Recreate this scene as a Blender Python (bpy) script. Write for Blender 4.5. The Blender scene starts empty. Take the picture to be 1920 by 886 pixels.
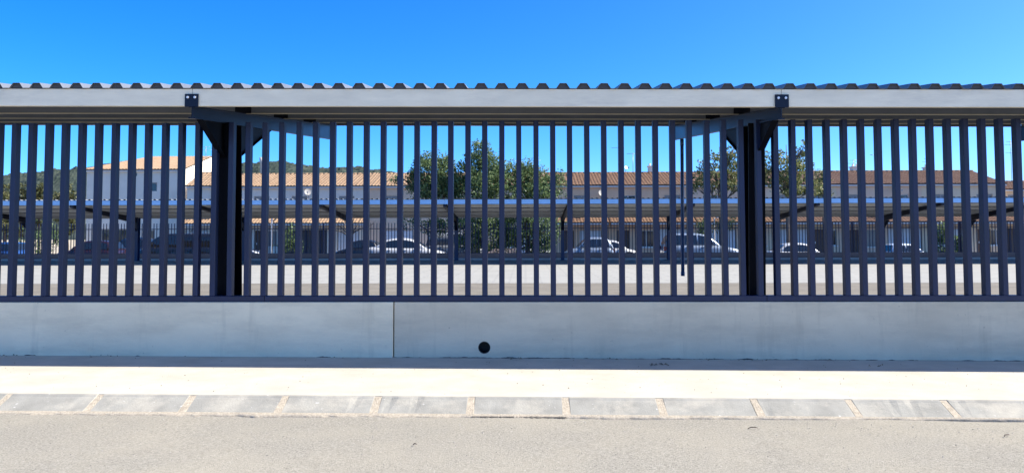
import bpy, bmesh, math, random
import numpy as np
from mathutils import Vector, Matrix, Euler
random.seed(7); RNG = np.random.default_rng(7)
R = math.radians
scene = bpy.context.scene
C = scene.collection

# ------------------------------------------------------------------ camera, sky, sun, exposure
EYE = 1.167
FPX = 1420.0                                   # focal length in photo pixels (photo is 1920 x 886)
PITCH, YAW, ROLL = R(2.7), R(1.0), R(-0.13)
cam_d = bpy.data.cameras.new('camera'); cam = bpy.data.objects.new('camera', cam_d); C.objects.link(cam)
cam_d.sensor_width = 36.0; cam_d.lens = 36.0 * FPX / 1920.0
cam_d.shift_y = -70.0 / 1920.0
cam_d.clip_start = 0.05; cam_d.clip_end = 9000
cam.location = (0, 0, EYE)
CAMROT = Matrix.Rotation(YAW, 3, 'Z') @ Matrix.Rotation(math.pi / 2 + PITCH, 3, 'X') @ Matrix.Rotation(ROLL, 3, 'Z')
cam.rotation_euler = CAMROT.to_euler()
scene.camera = cam

SUN_AZ, SUN_EL = R(90), R(46)                  # azimuth from +Y (view direction) towards +X (right)
world = bpy.data.worlds.new('World'); scene.world = world; world.use_nodes = True
wn, wl = world.node_tree.nodes, world.node_tree.links
bg = wn['Background']; sky = wn.new('ShaderNodeTexSky'); sky.sky_type = 'NISHITA'; sky.sun_disc = False
sky.sun_elevation = SUN_EL; sky.sun_rotation = SUN_AZ
sky.air_density = 0.5; sky.dust_density = 3.0; sky.ozone_density = 6.0; sky.altitude = 1500
hs = wn.new('ShaderNodeHueSaturation'); hs.inputs['Saturation'].default_value = 1.28; hs.inputs['Hue'].default_value = 0.500
wl.new(sky.outputs[0], hs.inputs['Color']); wl.new(hs.outputs[0], bg.inputs[0])
bg.inputs[1].default_value = 0.135
sun_d = bpy.data.lights.new('sun', 'SUN'); sun_d.energy = 3.3; sun_d.angle = R(0.5); sun_d.color = (1.0, 0.945, 0.82)
sun = bpy.data.objects.new('sun', sun_d); C.objects.link(sun)
sd = Vector((math.sin(SUN_AZ) * math.cos(SUN_EL), math.cos(SUN_AZ) * math.cos(SUN_EL), math.sin(SUN_EL)))
sun.rotation_euler = sd.to_track_quat('Z', 'Y').to_euler(); sun.location = sd * 60
scene.view_settings.view_transform = 'Standard'; scene.view_settings.look = 'None'
scene.view_settings.gamma = 1.0; scene.view_settings.exposure = 1.58
scene.view_settings.use_curve_mapping = False
scene.render.engine = 'CYCLES'
scene.cycles.max_bounces = 8; scene.cycles.caustics_reflective = False; scene.cycles.caustics_refractive = False

def at(px, py, Y):
    """photo pixel -> world point on the vertical plane at depth Y (used for surveying positions)"""
    d = CAMROT @ Vector(((px - 960) / FPX, -(py - 373.0) / FPX, -1.0))
    t = Y / d.y
    return Vector((d.x * t, Y, EYE + d.z * t))
def ax(px, Y): return at(px, 443, Y).x
def az(py, Y, px=985): return at(px, py, Y).z

# ------------------------------------------------------------------ materials
MATS = {}
def mat(name, col, rough=0.6, metal=0.0, var=0.0, vscale=3.0, bump=0.0, bscale=60.0, spec=0.5, col2=None, lo=0.35, hi=0.65,
        coat=0.0, trans=0.0, stretch=None, rvar=0.0, detail=6.0):
    if name in MATS: return MATS[name]
    m = bpy.data.materials.new(name); m.use_nodes = True
    n, l = m.node_tree.nodes, m.node_tree.links
    b = n['Principled BSDF']
    b.inputs['Roughness'].default_value = rough; b.inputs['Metallic'].default_value = metal
    b.inputs['Specular IOR Level'].default_value = spec
    b.inputs['Coat Weight'].default_value = coat; b.inputs['Transmission Weight'].default_value = trans
    b.inputs['Base Color'].default_value = (*col, 1)
    tc = n.new('ShaderNodeTexCoord'); vec = tc.outputs['Object']
    if stretch:
        mp = n.new('ShaderNodeMapping'); mp.inputs['Scale'].default_value = stretch
        l.new(vec, mp.inputs[0]); vec = mp.outputs[0]
    if var > 0 or col2:
        nz = n.new('ShaderNodeTexNoise'); nz.inputs['Scale'].default_value = vscale; nz.inputs['Detail'].default_value = detail
        nz.inputs['Roughness'].default_value = 0.65
        l.new(vec, nz.inputs['Vector'])
        rp = n.new('ShaderNodeValToRGB'); rp.color_ramp.elements[0].position = lo; rp.color_ramp.elements[1].position = hi
        c2 = col2 if col2 else tuple(min(1, c * (1 + var)) for c in col)
        c1 = col if col2 else tuple(c * (1 - var) for c in col)
        rp.color_ramp.elements[0].color = (*c1, 1); rp.color_ramp.elements[1].color = (*c2, 1)
        l.new(nz.outputs[0], rp.inputs[0]); l.new(rp.outputs[0], b.inputs['Base Color'])
        if rvar:
            mr = n.new('ShaderNodeMapRange'); mr.inputs[3].default_value = rough - rvar; mr.inputs[4].default_value = rough + rvar
            l.new(nz.outputs[0], mr.inputs[0]); l.new(mr.outputs[0], b.inputs['Roughness'])
    if bump > 0:
        nb = n.new('ShaderNodeTexNoise'); nb.inputs['Scale'].default_value = bscale; nb.inputs['Detail'].default_value = 4
        l.new(vec, nb.inputs['Vector'])
        bp = n.new('ShaderNodeBump'); bp.inputs['Strength'].default_value = bump; bp.inputs['Distance'].default_value = 0.01
        l.new(nb.outputs[0], bp.inputs['Height']); l.new(bp.outputs[0], b.inputs['Normal'])
    MATS[name] = m
    return m
def mixin(m, fac_socket, col):
    """lay a second colour over a material's base colour"""
    n, l = m.node_tree.nodes, m.node_tree.links; b = n['Principled BSDF']
    mx = n.new('ShaderNodeMix'); mx.data_type = 'RGBA'
    inp = b.inputs['Base Color']
    if inp.is_linked: l.new(inp.links[0].from_socket, mx.inputs[6])
    else: mx.inputs[6].default_value = inp.default_value
    mx.inputs[7].default_value = (*col, 1)
    l.new(fac_socket, mx.inputs[0]); l.new(mx.outputs[2], inp)
def ramp(m, src, p0, p1, v0=0.0, v1=1.0):
    n, l = m.node_tree.nodes, m.node_tree.links
    r = n.new('ShaderNodeMapRange'); r.inputs[1].default_value = p0; r.inputs[2].default_value = p1
    r.inputs[3].default_value = v0; r.inputs[4].default_value = v1
    l.new(src, r.inputs[0]); return r.outputs[0]
def noise(m, scale, detail=5, rough=0.6, stretch=None, kind='ShaderNodeTexNoise'):
    n, l = m.node_tree.nodes, m.node_tree.links
    tc = n.new('ShaderNodeTexCoord'); v = tc.outputs['Object']
    if stretch:
        mp = n.new('ShaderNodeMapping'); mp.inputs['Scale'].default_value = stretch; l.new(v, mp.inputs[0]); v = mp.outputs[0]
    t = n.new(kind); t.inputs['Scale'].default_value = scale
    if kind == 'ShaderNodeTexNoise':
        t.inputs['Detail'].default_value = detail; t.inputs['Roughness'].default_value = rough
    l.new(v, t.inputs['Vector']); return t.outputs[0]

paint = mat('fence_paint', (0.0028, 0.0105, 0.050), 0.42, var=0.22, vscale=9, stretch=(1, 1, 0.25), bump=0.04, bscale=220, rvar=0.06)
frame_paint = mat('steel_frame_paint', (0.004, 0.007, 0.020), 0.34, var=0.12, vscale=5, spec=0.3, rvar=0.06)
column_shade_paint = mat('column_shade_paint', (0.0022, 0.003, 0.0065), 0.5, var=0.12, vscale=5, spec=0.15)  # frame paint darkened: deep shade under the roof put into the colour
galv = mat('galvanised_fascia', (0.86, 0.785, 0.60), 0.5, metal=0.0, var=0.09, vscale=3.0, stretch=(0.5, 1, 2.0), rvar=0.1)
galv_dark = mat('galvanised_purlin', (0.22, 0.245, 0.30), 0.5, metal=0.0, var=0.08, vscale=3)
sheet = mat('roof_sheet', (0.20, 0.215, 0.245), 0.42, metal=0.3, var=0.10, vscale=2)
bolt_m = mat('zinc_bolt', (0.75, 0.75, 0.76), 0.35, metal=0.3)
black = mat('dark_void', (0.01, 0.01, 0.012), 0.9)

road_m = mat('road_asphalt', (0.180, 0.165, 0.138), 0.95, col2=(0.355, 0.332, 0.285), vscale=75, lo=0.32, hi=0.68, bump=0.5, bscale=170, spec=0.15)
mixin(galv, ramp(galv, noise(galv, 1.6, 7, 0.75, (0.5, 1, 3.0)), 0.52, 0.78, 0, 0.6), (0.50, 0.455, 0.37))
mixin(road_m, ramp(road_m, noise(road_m, 0.9, 6, 0.7), 0.42, 0.72, 0, 0.65), (0.345, 0.312, 0.25))
mixin(road_m, ramp(road_m, noise(road_m, 130, 2, 0.5), 0.64, 0.70, 0, 0.8), (0.055, 0.052, 0.05))
mixin(road_m, ramp(road_m, noise(road_m, 105, 2, 0.5), 0.66, 0.71, 0, 0.6), (0.5, 0.48, 0.44))
pave_m = mat('pavement_concrete', (0.462, 0.432, 0.368), 0.92, var=0.09, vscale=2.5, bump=0.35, bscale=120, spec=0.2)
mixin(pave_m, ramp(pave_m, noise(pave_m, 0.8, 6, 0.7), 0.5, 0.75, 0, 0.5), (0.40, 0.37, 0.31))
mixin(pave_m, ramp(pave_m, noise(pave_m, 38, 2, 0.5), 0.74, 0.78, 0, 0.5), (0.12, 0.10, 0.085))
kerb_m = mat('kerb_concrete', (0.275, 0.265, 0.235), 0.88, var=0.13, vscale=5, bump=0.3, bscale=90, spec=0.25)
mixin(kerb_m, ramp(kerb_m, noise(kerb_m, 3.2, 6, 0.7), 0.48, 0.68, 0, 0.7), (0.43, 0.395, 0.33))
mixin(kerb_m, ramp(kerb_m, noise(kerb_m, 28, 3, 0.6), 0.68, 0.74, 0, 0.7), (0.58, 0.56, 0.53))
mortar = mat('sandy_mortar', (0.42, 0.36, 0.28), 0.97, var=0.18, vscale=30, bump=0.8, bscale=120, spec=0.1)
dust_m = mat('road_edge_dust', (0.40, 0.345, 0.27), 0.98, var=0.2, vscale=60, bump=0.6, bscale=160, spec=0.1)

def concrete(name, col, var):
    m = mat(name, col, 0.88, var=var, vscale=1.3, bump=0.12, bscale=45, spec=0.25, stretch=(1, 1, 1.6))
    mixin(m, ramp(m, noise(m, 2.2, 7, 0.72, (0.5, 1, 2.2)), 0.46, 0.74, 0, 0.75), tuple(c * 0.74 for c in col))
    mixin(m, ramp(m, noise(m, 5, 4, 0.7, (1.0, 1, 0.12)), 0.56, 0.78, 0, 0.8), tuple(c * 0.72 for c in col))
    mixin(m, ramp(m, noise(m, 30, 3, 0.6), 0.70, 0.75, 0, 0.6), tuple(c * 0.5 for c in col))
    return m
wall_light = concrete('wall_concrete_pale', (0.84, 0.745, 0.545), 0.06)
wall_grey = concrete('wall_concrete_grey', (0.68, 0.60, 0.445), 0.08)
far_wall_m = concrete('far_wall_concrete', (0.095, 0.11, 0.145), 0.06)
lot_asphalt = mat('car_park_asphalt', (0.185, 0.165, 0.135), 0.93, var=0.12, vscale=1.4, bump=0.4, bscale=80, spec=0.2)
lot_pale = mat('car_park_pavers', (0.32, 0.31, 0.28), 0.9, var=0.06, vscale=0.8, bump=0.2, bscale=60, spec=0.2)
def brick_over(m, sx, sy, col, mortar_w=0.03):
    n, l = m.node_tree.nodes, m.node_tree.links
    tc = n.new('ShaderNodeTexCoord'); t = n.new('ShaderNodeTexBrick')
    l.new(tc.outputs['Object'], t.inputs['Vector'])
    t.inputs['Scale'].default_value = 1; t.inputs['Brick Width'].default_value = sx; t.inputs['Row Height'].default_value = sy
    t.inputs['Mortar Size'].default_value = mortar_w; t.inputs['Color1'].default_value = (0, 0, 0, 1)
    t.inputs['Color2'].default_value = (0.25, 0.25, 0.25, 1); t.inputs['Mortar'].default_value = (1, 1, 1, 1)
    mixin(m, ramp(m, t.outputs[0], 0, 1, 0, 0.55), col)
brick_over(lot_pale, 0.8, 0.4, (0.20, 0.195, 0.19))
street_m = mat('far_street_asphalt', (0.05, 0.05, 0.05), 0.9, var=0.1, vscale=2)
earth_m = mat('dry_earth', (0.44, 0.37, 0.27), 0.95, col2=(0.34, 0.29, 0.20), vscale=0.05)

# ------------------------------------------------------------------ mesh helpers
class MB:
    def __init__(s): s.v = []; s.f = []; s.sm = []
    def quad(s, pts, smooth=False):
        b = len(s.v); s.v += [tuple(p) for p in pts]; s.f.append(tuple(range(b, b + len(pts)))); s.sm.append(smooth); return s
    def box(s, x0, x1, y0, y1, z0, z1):
        b = len(s.v)
        s.v += [(x0,y0,z0),(x1,y0,z0),(x1,y1,z0),(x0,y1,z0),(x0,y0,z1),(x1,y0,z1),(x1,y1,z1),(x0,y1,z1)]
        s.f += [(b+0,b+3,b+2,b+1),(b+4,b+5,b+6,b+7),(b+0,b+1,b+5,b+4),(b+1,b+2,b+6,b+5),(b+2,b+3,b+7,b+6),(b+3,b+0,b+4,b+7)]
        s.sm += [False]*6; return s
    def loft(s, rings, smooth=False, cap=True, closed=True):
        b = len(s.v); k = len(rings[0])
        for r in rings: s.v += [tuple(p) for p in r]
        for i in range(len(rings) - 1):
            for j in range(k if closed else k - 1):
                a, c = b + i*k + j, b + i*k + (j+1) % k
                s.f.append((a, c, c + k, a + k)); s.sm.append(smooth)
        if cap:
            s.f.append(tuple(b + j for j in reversed(range(k)))); s.sm.append(False)
            s.f.append(tuple(b + (len(rings)-1)*k + j for j in range(k))); s.sm.append(False)
        return s
    def tube(s, pts, rad, n=8, smooth=True, cap=True):
        pts = [Vector(p) for p in pts]; rings = []
        rads = rad if isinstance(rad, (list, tuple)) else [rad]*len(pts)
        for i, p in enumerate(pts):
            d = (pts[min(i+1, len(pts)-1)] - pts[max(i-1, 0)]).normalized()
            u = d.orthogonal().normalized() if abs(d.z) < 0.9 else Vector((1,0,0)).cross(d).normalized()
            w = d.cross(u)
            rings.append([p + rads[i]*(math.cos(a)*u + math.sin(a)*w) for a in [2*math.pi*j/n for j in range(n)]])
        return s.loft(rings, smooth, cap)
    def prism(s, poly, axis, a, b):
        """polygon in the plane perpendicular to axis, extruded from a to b"""
        def P(p, t):
            return {'x': (t, p[0], p[1]), 'y': (p[0], t, p[1]), 'z': (p[0], p[1], t)}[axis]
        return s.loft([[P(p, a) for p in poly], [P(p, b) for p in poly]])
    def mesh(s, name):
        me = bpy.data.meshes.new(name); me.from_pydata(s.v, [], s.f); 
        me.polygons.foreach_set('use_smooth', s.sm); me.update()
        bm = bmesh.new(); bm.from_mesh(me); bmesh.ops.recalc_face_normals(bm, faces=bm.faces); bm.to_mesh(me); bm.free()
        return me
    def build(s, name, m, parent=None, loc=None):
        return link(name, s.mesh(name), m, parent, loc)
def link(name, me, m, parent=None, loc=None):
    o = bpy.data.objects.new(name, me); C.objects.link(o)
    if m and not me.materials: me.materials.append(m)
    if parent: o.parent = parent
    if loc is not None: o.location = loc
    return o
def tag(o, label=None, cat=None, group=None, kind=None):
    if label: o['label'] = label
    if cat: o['category'] = cat
    if group: o['group'] = group
    if kind: o['kind'] = kind
    return o
def empty(name, loc=(0,0,0), rz=0):
    o = bpy.data.objects.new(name, None); C.objects.link(o); o.location = loc; o.rotation_euler = (0,0,rz); o.empty_display_size = 0.2
    return o
def under(o, root, p):
    """parent a mesh modelled in world coordinates: to the thing's Empty, or to a part (which already sits at the origin)"""
    o.parent = p
    if p is root: o.matrix_parent_inverse = Matrix.Translation(-root.location)
    return o
def box_chamf(w, d, c):
    """rectangle w (x) by d (y) with clipped corners, centred"""
    x, y = w/2, d/2
    return [(-x+c,-y),(x-c,-y),(x,-y+c),(x,y-c),(x-c,y),(-x+c,y),(-x,y-c),(-x,-y+c)]

# ------------------------------------------------------------------ ground, street, car park
SL = -0.0052                                    # the street falls gently to the right
def zs(x): return SL * x
def sheet_obj(name, xs, rows, m, kind='structure'):
    """rows: list of (y, z offset) ; follows the street's fall"""
    b = MB()
    b.loft([[(x, y, zs(x) + z) for (y, z) in rows] for x in xs], closed=False, cap=False)
    o = b.build(name, m); tag(o, kind=kind); return o
g = MB().quad([(-4000,-3000,-0.75),(4000,-3000,-0.75),(4000,5000,-0.75),(-4000,5000,-0.75)]).build('ground', earth_m); tag(g, kind='structure')
XS = [-45 + 5*i for i in range(19)]
WALL_Y = 7.245
KT_Y, KB_Y, KZ = 5.52, 5.31, -0.097              # kerb top edge, bottom edge, road level
# road: a finely divided strip near the camera for a slightly uneven surface
def road():
    xs = np.linspace(-45, 45, 361); ys = np.linspace(-12, KB_Y + 0.05, 140)
    X, Y = np.meshgrid(xs, ys, indexing='ij')
    Z = SL*X + KZ + 0.004*np.sin(X*2.3+Y*1.7) + 0.003*np.sin(X*5.1-Y*3.3) - 0.012*np.clip((5.0-Y),0,8)*0.25
    V = np.stack([X, Y, Z], -1).reshape(-1, 3); n0, n1 = len(xs), len(ys)
    F = [(i*n1+j, (i+1)*n1+j, (i+1)*n1+j+1, i*n1+j+1) for i in range(n0-1) for j in range(n1-1)]
    me = bpy.data.meshes.new('road'); me.from_pydata(V.tolist(), [], F); me.polygons.foreach_set('use_smooth', [True]*len(F))
    return tag(link('road', me, road_m), kind='structure')
road()
sheet_obj('pavement', XS, [(KT_Y + 0.0124, -0.02), (KT_Y + 0.0125, -0.0006), (7.32, 0.0)], pave_m)
sheet_obj('pavement_edge', XS, [(KT_Y - 0.004, -0.45), (KT_Y + 0.10, -0.03), (KT_Y + 0.15, -0.03)], mortar)

# kerb: separate stones with sandy joints
kerb = empty('kerb', (0, 5.4, zs(0))); tag(kerb, kind='structure')
KP = 0.6745
j0 = at(880, 777, KB_Y).x
for i in range(-16, 17):
    xa, xb = j0 + i*KP + 0.018 + random.uniform(-.004,.006), j0 + (i+1)*KP - 0.018 + random.uniform(-.006,.004)
    b = MB(); dy, dz = random.uniform(-.004,.004), random.uniform(-.0015,.0003)
    prof = [(KB_Y - 0.03, KZ - 0.2), (KB_Y - 0.004, KZ - 0.02), (KB_Y + 0.008, KZ + 0.012), (KT_Y - 0.022, -0.012), (KT_Y - 0.008, -0.003), (KT_Y + 0.012, 0.001), (KT_Y + 0.0122, -0.3)]
    rings = []
    for q, x in enumerate([xa, xa + 0.008] + list(np.linspace(xa + .03, xb - .03, 13)) + [xb - 0.008, xb]):
        ins = 1 if q in (0, 16) else 0; chip = random.uniform(0, .0012) + (random.uniform(.006, .016) if random.random() < .03 else 0); chip2 = random.uniform(0, .0007) + (.005 if random.random() < .03 else 0)
        rings.append([(x, y + dy + 0.006*ins + (chip if p_ in (1, 2) else chip2 if p_ in (3, 4) else 0), zs(x) + z + dz - 0.006*ins - (chip2 if p_ in (3, 4) else 0)) for p_, (y, z) in enumerate(prof)])
    b.loft(rings)
    o = b.build('kerb_stone', kerb_m, kerb); o.matrix_parent_inverse = Matrix.Translation(-kerb.location)
    b = MB(); b.loft([[(x + w*s, y, zs(x) + z) for y, z, w in
            ((KB_Y - 0.006, KZ - 0.1, 0.02), (KB_Y + 0.0, KZ + 0.006, 0.031), (KB_Y+0.03, KZ+0.020, 0.027), (KT_Y - 0.03, -0.019, 0.025), (KT_Y + 0.005, -0.003, 0.026), (KT_Y + 0.012, -0.004, 0.025), (KT_Y + 0.012, -0.2, 0.016))]
            for x, s in ((j0 + i*KP, -1), (j0 + i*KP, 1))])
    o = b.build('mortar_joint', mortar, kerb); o.matrix_parent_inverse = Matrix.Translation(-kerb.location)
# irregular sandy dust that has gathered along the foot of the kerb
def dust():
    n = 900; xs = np.linspace(-9, 9, n)
    w = 0.003 + 0.010*np.abs(np.interp(xs, np.linspace(-9, 9, 160), RNG.normal(0, 1, 160))) + 0.004*np.abs(RNG.normal(0, 1, n))
    w = w*np.clip(0.9 - 0.25*xs, 0.25, 1.2)
    b = MB(); rows = []
    for x, ww in zip(xs, w):
        rows.append([(x, KB_Y + 0.02, zs(x) + KZ + 0.020), (x, KB_Y - 0.004, zs(x) + KZ + 0.010 + ww*0.1), (x, KB_Y - ww*1.3, zs(x) + KZ + 0.0055), (x, KB_Y - ww*1.3 - 0.004, zs(x) + KZ - 0.012)])
    b.loft(rows, closed=False, cap=False, smooth=True)
    tag(b.build('road_dust', dust_m), 'sandy dust gathered along the foot of the kerb', 'dust', kind='stuff')
dust()
# dark crack where the asphalt has shrunk from the kerb, and soil with painted contact shadow along the wall foot
def strip(name, xa, xb, y0, z0, wid, m, label, cat, n=260, fall=0.35, hgt=.7):
    xs = np.linspace(xa, xb, n); w = np.clip(np.interp(xs, np.linspace(xa, xb, n//5), RNG.normal(fall, .55, n//5)) + RNG.normal(0, .2, n), 0.02, 2.0)*wid
    b = MB(); b.loft([[(x, y0 + 0.004, zs(x) + z0 + ww*hgt + .002), (x, y0 - ww*.5, zs(x) + z0 + ww*hgt*.8), (x, y0 - ww, zs(x) + z0 - .002)] for x, ww in zip(xs, w)], closed=False, cap=False, smooth=True)
    tag(b.build(name, m), label, cat, kind='stuff')
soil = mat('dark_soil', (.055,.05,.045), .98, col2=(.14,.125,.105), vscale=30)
strip('crack_soil', at(885, 776, KB_Y).x, at(1062, 776, KB_Y).x, KB_Y - .010, KZ + .008, .012, soil, 'dark soil in the crack between kerb and asphalt at the middle', 'soil', 300, .9, .12)
strip('wall_foot_soil_shade', -8, 8, WALL_Y, -.001, .009, soil, 'thin dark line of soil and painted contact shadow along the foot of the wall', 'soil', 900, .12)

# car park behind the fence
tag(MB().box(-60, 60, 7.44, 37.1, -0.7, 0.0).build('car_park', lot_asphalt), kind='structure')
tag(MB().quad([(-60,18.3,0.004),(60,18.3,0.004),(60,35.4,0.004),(-60,35.4,0.004)]).build('paved_bay_strip', lot_pale), kind='structure')
tag(MB().box(-60, 60, 35.5, 35.66, 0.0, 0.07).build('far_kerb', mat('pale_kerb', (0.55,0.55,0.53), 0.85, var=.08, vscale=3)), kind='structure')
tag(MB().box(-90, 90, 37.45, 56.6, -0.74, -0.5).build('far_street', street_m), kind='structure')

# ------------------------------------------------------------------ low wall with the slat fence on it
WY = 7.25; WT = at(985, 565.5, WY).z
JX = at(738, 610, WY).x
wall = empty('boundary_wall', (0, WY, 0)); tag(wall, 'low smooth concrete wall of two tones carrying the slat fence', 'wall')
def wall_panel(x0, x1, y0, y1, ztop, m, hole=None):
    b = bmesh.new()
    vs = [b.verts.new(p) for p in [(x0,y0,-.5),(x1,y0,-.5),(x1,y1,-.5),(x0,y1,-.5),(x0,y0,ztop),(x1,y0,ztop),(x1,y1,ztop),(x0,y1,ztop)]]
    for f in [(0,3,2,1),(4,5,6,7),(0,1,5,4),(1,2,6,5),(2,3,7,6),(3,0,4,7)]: b.faces.new([vs[i] for i in f])
    bmesh.ops.bevel(b, geom=[e for e in b.edges], offset=0.006, segments=2, affect='EDGES', profile=0.5)
    me = bpy.data.meshes.new('wall_panel'); b.to_mesh(me); b.free()
    o = link('wall_panel', me, m, wall); o.matrix_parent_inverse = Matrix.Translation(-wall.location)
    if hole:
        hx, hz, hr = hole
        c = MB().tube([(hx, y0 - 0.2, hz), (hx, y0 + 0.15, hz)], hr, n=28).build('cutter', black)
        md = o.modifiers.new('b', 'BOOLEAN'); md.object = c; md.operation = 'DIFFERENCE'; md.solver = 'EXACT'
        dg = bpy.context.evaluated_depsgraph_get(); me2 = bpy.data.meshes.new_from_object(o.evaluated_get(dg))
        o.modifiers.clear(); o.data = me2
        bpy.data.objects.remove(c)
    return o
hp = at(908, 651, WY)
wall_panel(-16, JX - 0.005, WY - 0.010, WY + 0.19, WT, wall_light)
wall_panel(JX + 0.005, 16, WY, WY + 0.19, WT - 0.001, wall_grey, (hp.x, hp.z, 0.058))
# drain pipe sleeve inside the hole
b = MB(); n = 28
for (r0, y0), (r1, y1) in (((0.0575, WY+0.004),(0.0575, WY+0.14)), ((0.0575, WY+0.004),(0.052, WY+0.004)), ((0.052, WY+0.004),(0.052, WY+0.14))):
    b.loft([[(hp.x + r*math.cos(2*math.pi*j/n), y, hp.z + r*math.sin(2*math.pi*j/n)) for j in range(n)] for r, y in ((r0,y0),(r1,y1))], cap=False, smooth=True)
b.loft([[(hp.x + r*math.cos(2*math.pi*j/n), WY+0.138, hp.z + r*math.sin(2*math.pi*j/n)) for j in range(n)] for r in (0.053, 0.001)], cap=False)
o = b.build('drain_pipe', mat('dark_pipe', (0.02,0.021,0.024), 0.6), wall); o.matrix_parent_inverse = Matrix.Translation(-wall.location)
tag(o, 'round dark drain pipe opening')

SW, SDp = 0.050, 0.076
SY = WY + 0.060                                   # slat centre line
x27, x1876 = at(27, 380, SY).x, at(1876.5, 380, SY).x
PITCHX = (x1876 - x27) / 58.0
fence = empty('slat_fence', (0, SY, WT)); tag(fence, 'long dark navy fence of upright steel slats on the concrete wall', 'fence')
STOP = at(985, 226.5, SY - SDp/2).z
railh = 0.058
me = MB().prism(box_chamf(SW, SDp, 0.004), 'z', 0.0, STOP - WT - railh).mesh('slat')
for i in range(-18, 59 + 18):
    o = link('slat', me, paint, fence); o.location = (x27 + i*PITCHX + random.uniform(-.0015,.0015), 0, railh)
    o.rotation_euler = (random.uniform(-.001,.001), random.uniform(-.0012,.0012), random.uniform(-.012,.012))
for xa, xb in ((-12.0, -7.31), (-7.305, -2.51), (-2.505, 2.29), (2.295, 7.09), (7.095, 12.0)):
    MB().prism(box_chamf(0.086, railh - 0.002, 0.004), 'x', xa, xb).build('bottom_rail', paint, fence, (0, 0, railh/2))

# ------------------------------------------------------------------ near canopy
Y1, DEP = 6.68, 4.92
ZF0, ZF1 = at(985, 199.5, Y1).z, at(985, 167.5, Y1).z      # fascia bottom and top
SLOPE = 0.110
BX = [at(357, 186, Y1).x + k*((at(1462, 186, Y1).x - at(357, 186, Y1).x)) for k in range(-2, 4)]
can = empty('car_port_canopy', (0, 7.6, 0)); can.rotation_euler = (0, 0.0065, 0)      # falls slightly to the right, for drainage
tag(can, 'near open car port of dark steel frames under a pale edged corrugated roof', 'car port')
def cpart(o, p=can): return under(o, can, p)
def zr(d): return ZF0 + SLOPE*d                            # underside of purlins
for k in range(len(BX) - 1):
    x0, x1 = BX[k] + 0.002, BX[k+1] - 0.002
    # fascia: folded channel
    prof = [(Y1, ZF0), (Y1, ZF1), (Y1 + 0.05, ZF1 + 0.004), (Y1 + 0.05, ZF1 + 0.002), (Y1 + 0.003, ZF1 - 0.003), (Y1 + 0.003, ZF0 + 0.003), (Y1 + 0.05, ZF0 + 0.005), (Y1 + 0.05, ZF0 + 0.001)]
    cpart(MB().prism(prof, 'x', x0, x1).build('fascia', galv))
    for d in (1.23, 2.46, 3.69, 4.86):
        y, z = Y1 + d, zr(d); h = 0.15
        prof = [(y, z), (y, z + h), (y + 0.05, z + h + 0.005), (y + 0.05, z + h + 0.002), (y + 0.003, z + h - 0.003), (y + 0.003, z + 0.003), (y + 0.05, z + 0.008), (y + 0.05, z + 0.005)]
        pu = cpart(MB().prism(prof, 'x', x0, x1).build('purlin', galv_dark))
        cpart(MB().prism([(y - 0.004, z - 0.010), (y - 0.004, z - 0.002), (y + 0.052, z + 0.003), (y + 0.052, z - 0.004)], 'x', x0, x1).build('purlin_lit_lip', galv), pu)  # pale lip strip: ground light painted in below the darker web
# roof sheeting: trapezoidal ribs running front to back
rp_c = at(975.5, 160, Y1).x
RP = 38.6 / FPX * Y1
def roof_sheet(x0, x1, zfun, y0, y1, pitch, x_ref, h, wb, wt, name, m, parent=None, off=0.0):
    pts = []
    i0, i1 = math.ceil((x0 - x_ref)/pitch + 0.45), math.floor((x1 - x_ref)/pitch - 0.45)
    for i in range(i0, i1 + 1):
        c = x_ref + i*pitch
        pts += [(c - wb/2, 0), (c - wt/2, h), (c + wt/2, h), (c + wb/2, 0)]
    pts = [(x0, 0)] + pts + [(x1, 0)]
    t = 0.0016; b = MB()
    ny = 2
    top = [[(x, y, zfun(y) + z) for x, z in pts] for y in (y0, y1)]
    bot = [[(x, y, zfun(y) + z - t) for x, z in pts] for y in (y0, y1)]
    b.loft(top, closed=False, cap=False); b.loft(bot, closed=False, cap=False)
    for r_t, r_b in ((top[0], bot[0]), (top[1], bot[1])): b.loft([r_t, r_b], closed=False, cap=False)
    return b.build(name, m, parent)
plug_m = mat('dark_plug', (0.075, 0.078, 0.085), 0.9)  # dark plugs added in the rib ends
plug_me = MB().prism([(-0.058, 0.0075), (0.058, 0.0075), (0.0275, 0.0505), (-0.0275, 0.0505)], 'y', 0.002, 0.03).mesh('rib_end_plug')
for k in range(len(BX) - 1):
    x_a = rp_c + (round((BX[k] - rp_c)/RP) + 0.5)*RP + 0.001; x_b = rp_c + (round((BX[k+1] - rp_c)/RP) + 0.5)*RP - 0.001
    cpart(roof_sheet(x_a, x_b, lambda y: ZF1 + 0.008 + SLOPE*(y - Y1), Y1 - 0.02, Y1 + DEP + 0.04, RP, rp_c, 0.046, 0.122, 0.060, 'roof_sheet', sheet))
    for i in range(round((x_a - rp_c)/RP + 0.5), round((x_b - rp_c)/RP - 0.5) + 1):
        o = link('rib_end_plug', plug_me, plug_m, can); o.location = Vector((rp_c + i*RP, Y1, ZF1)) - can.location
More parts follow.
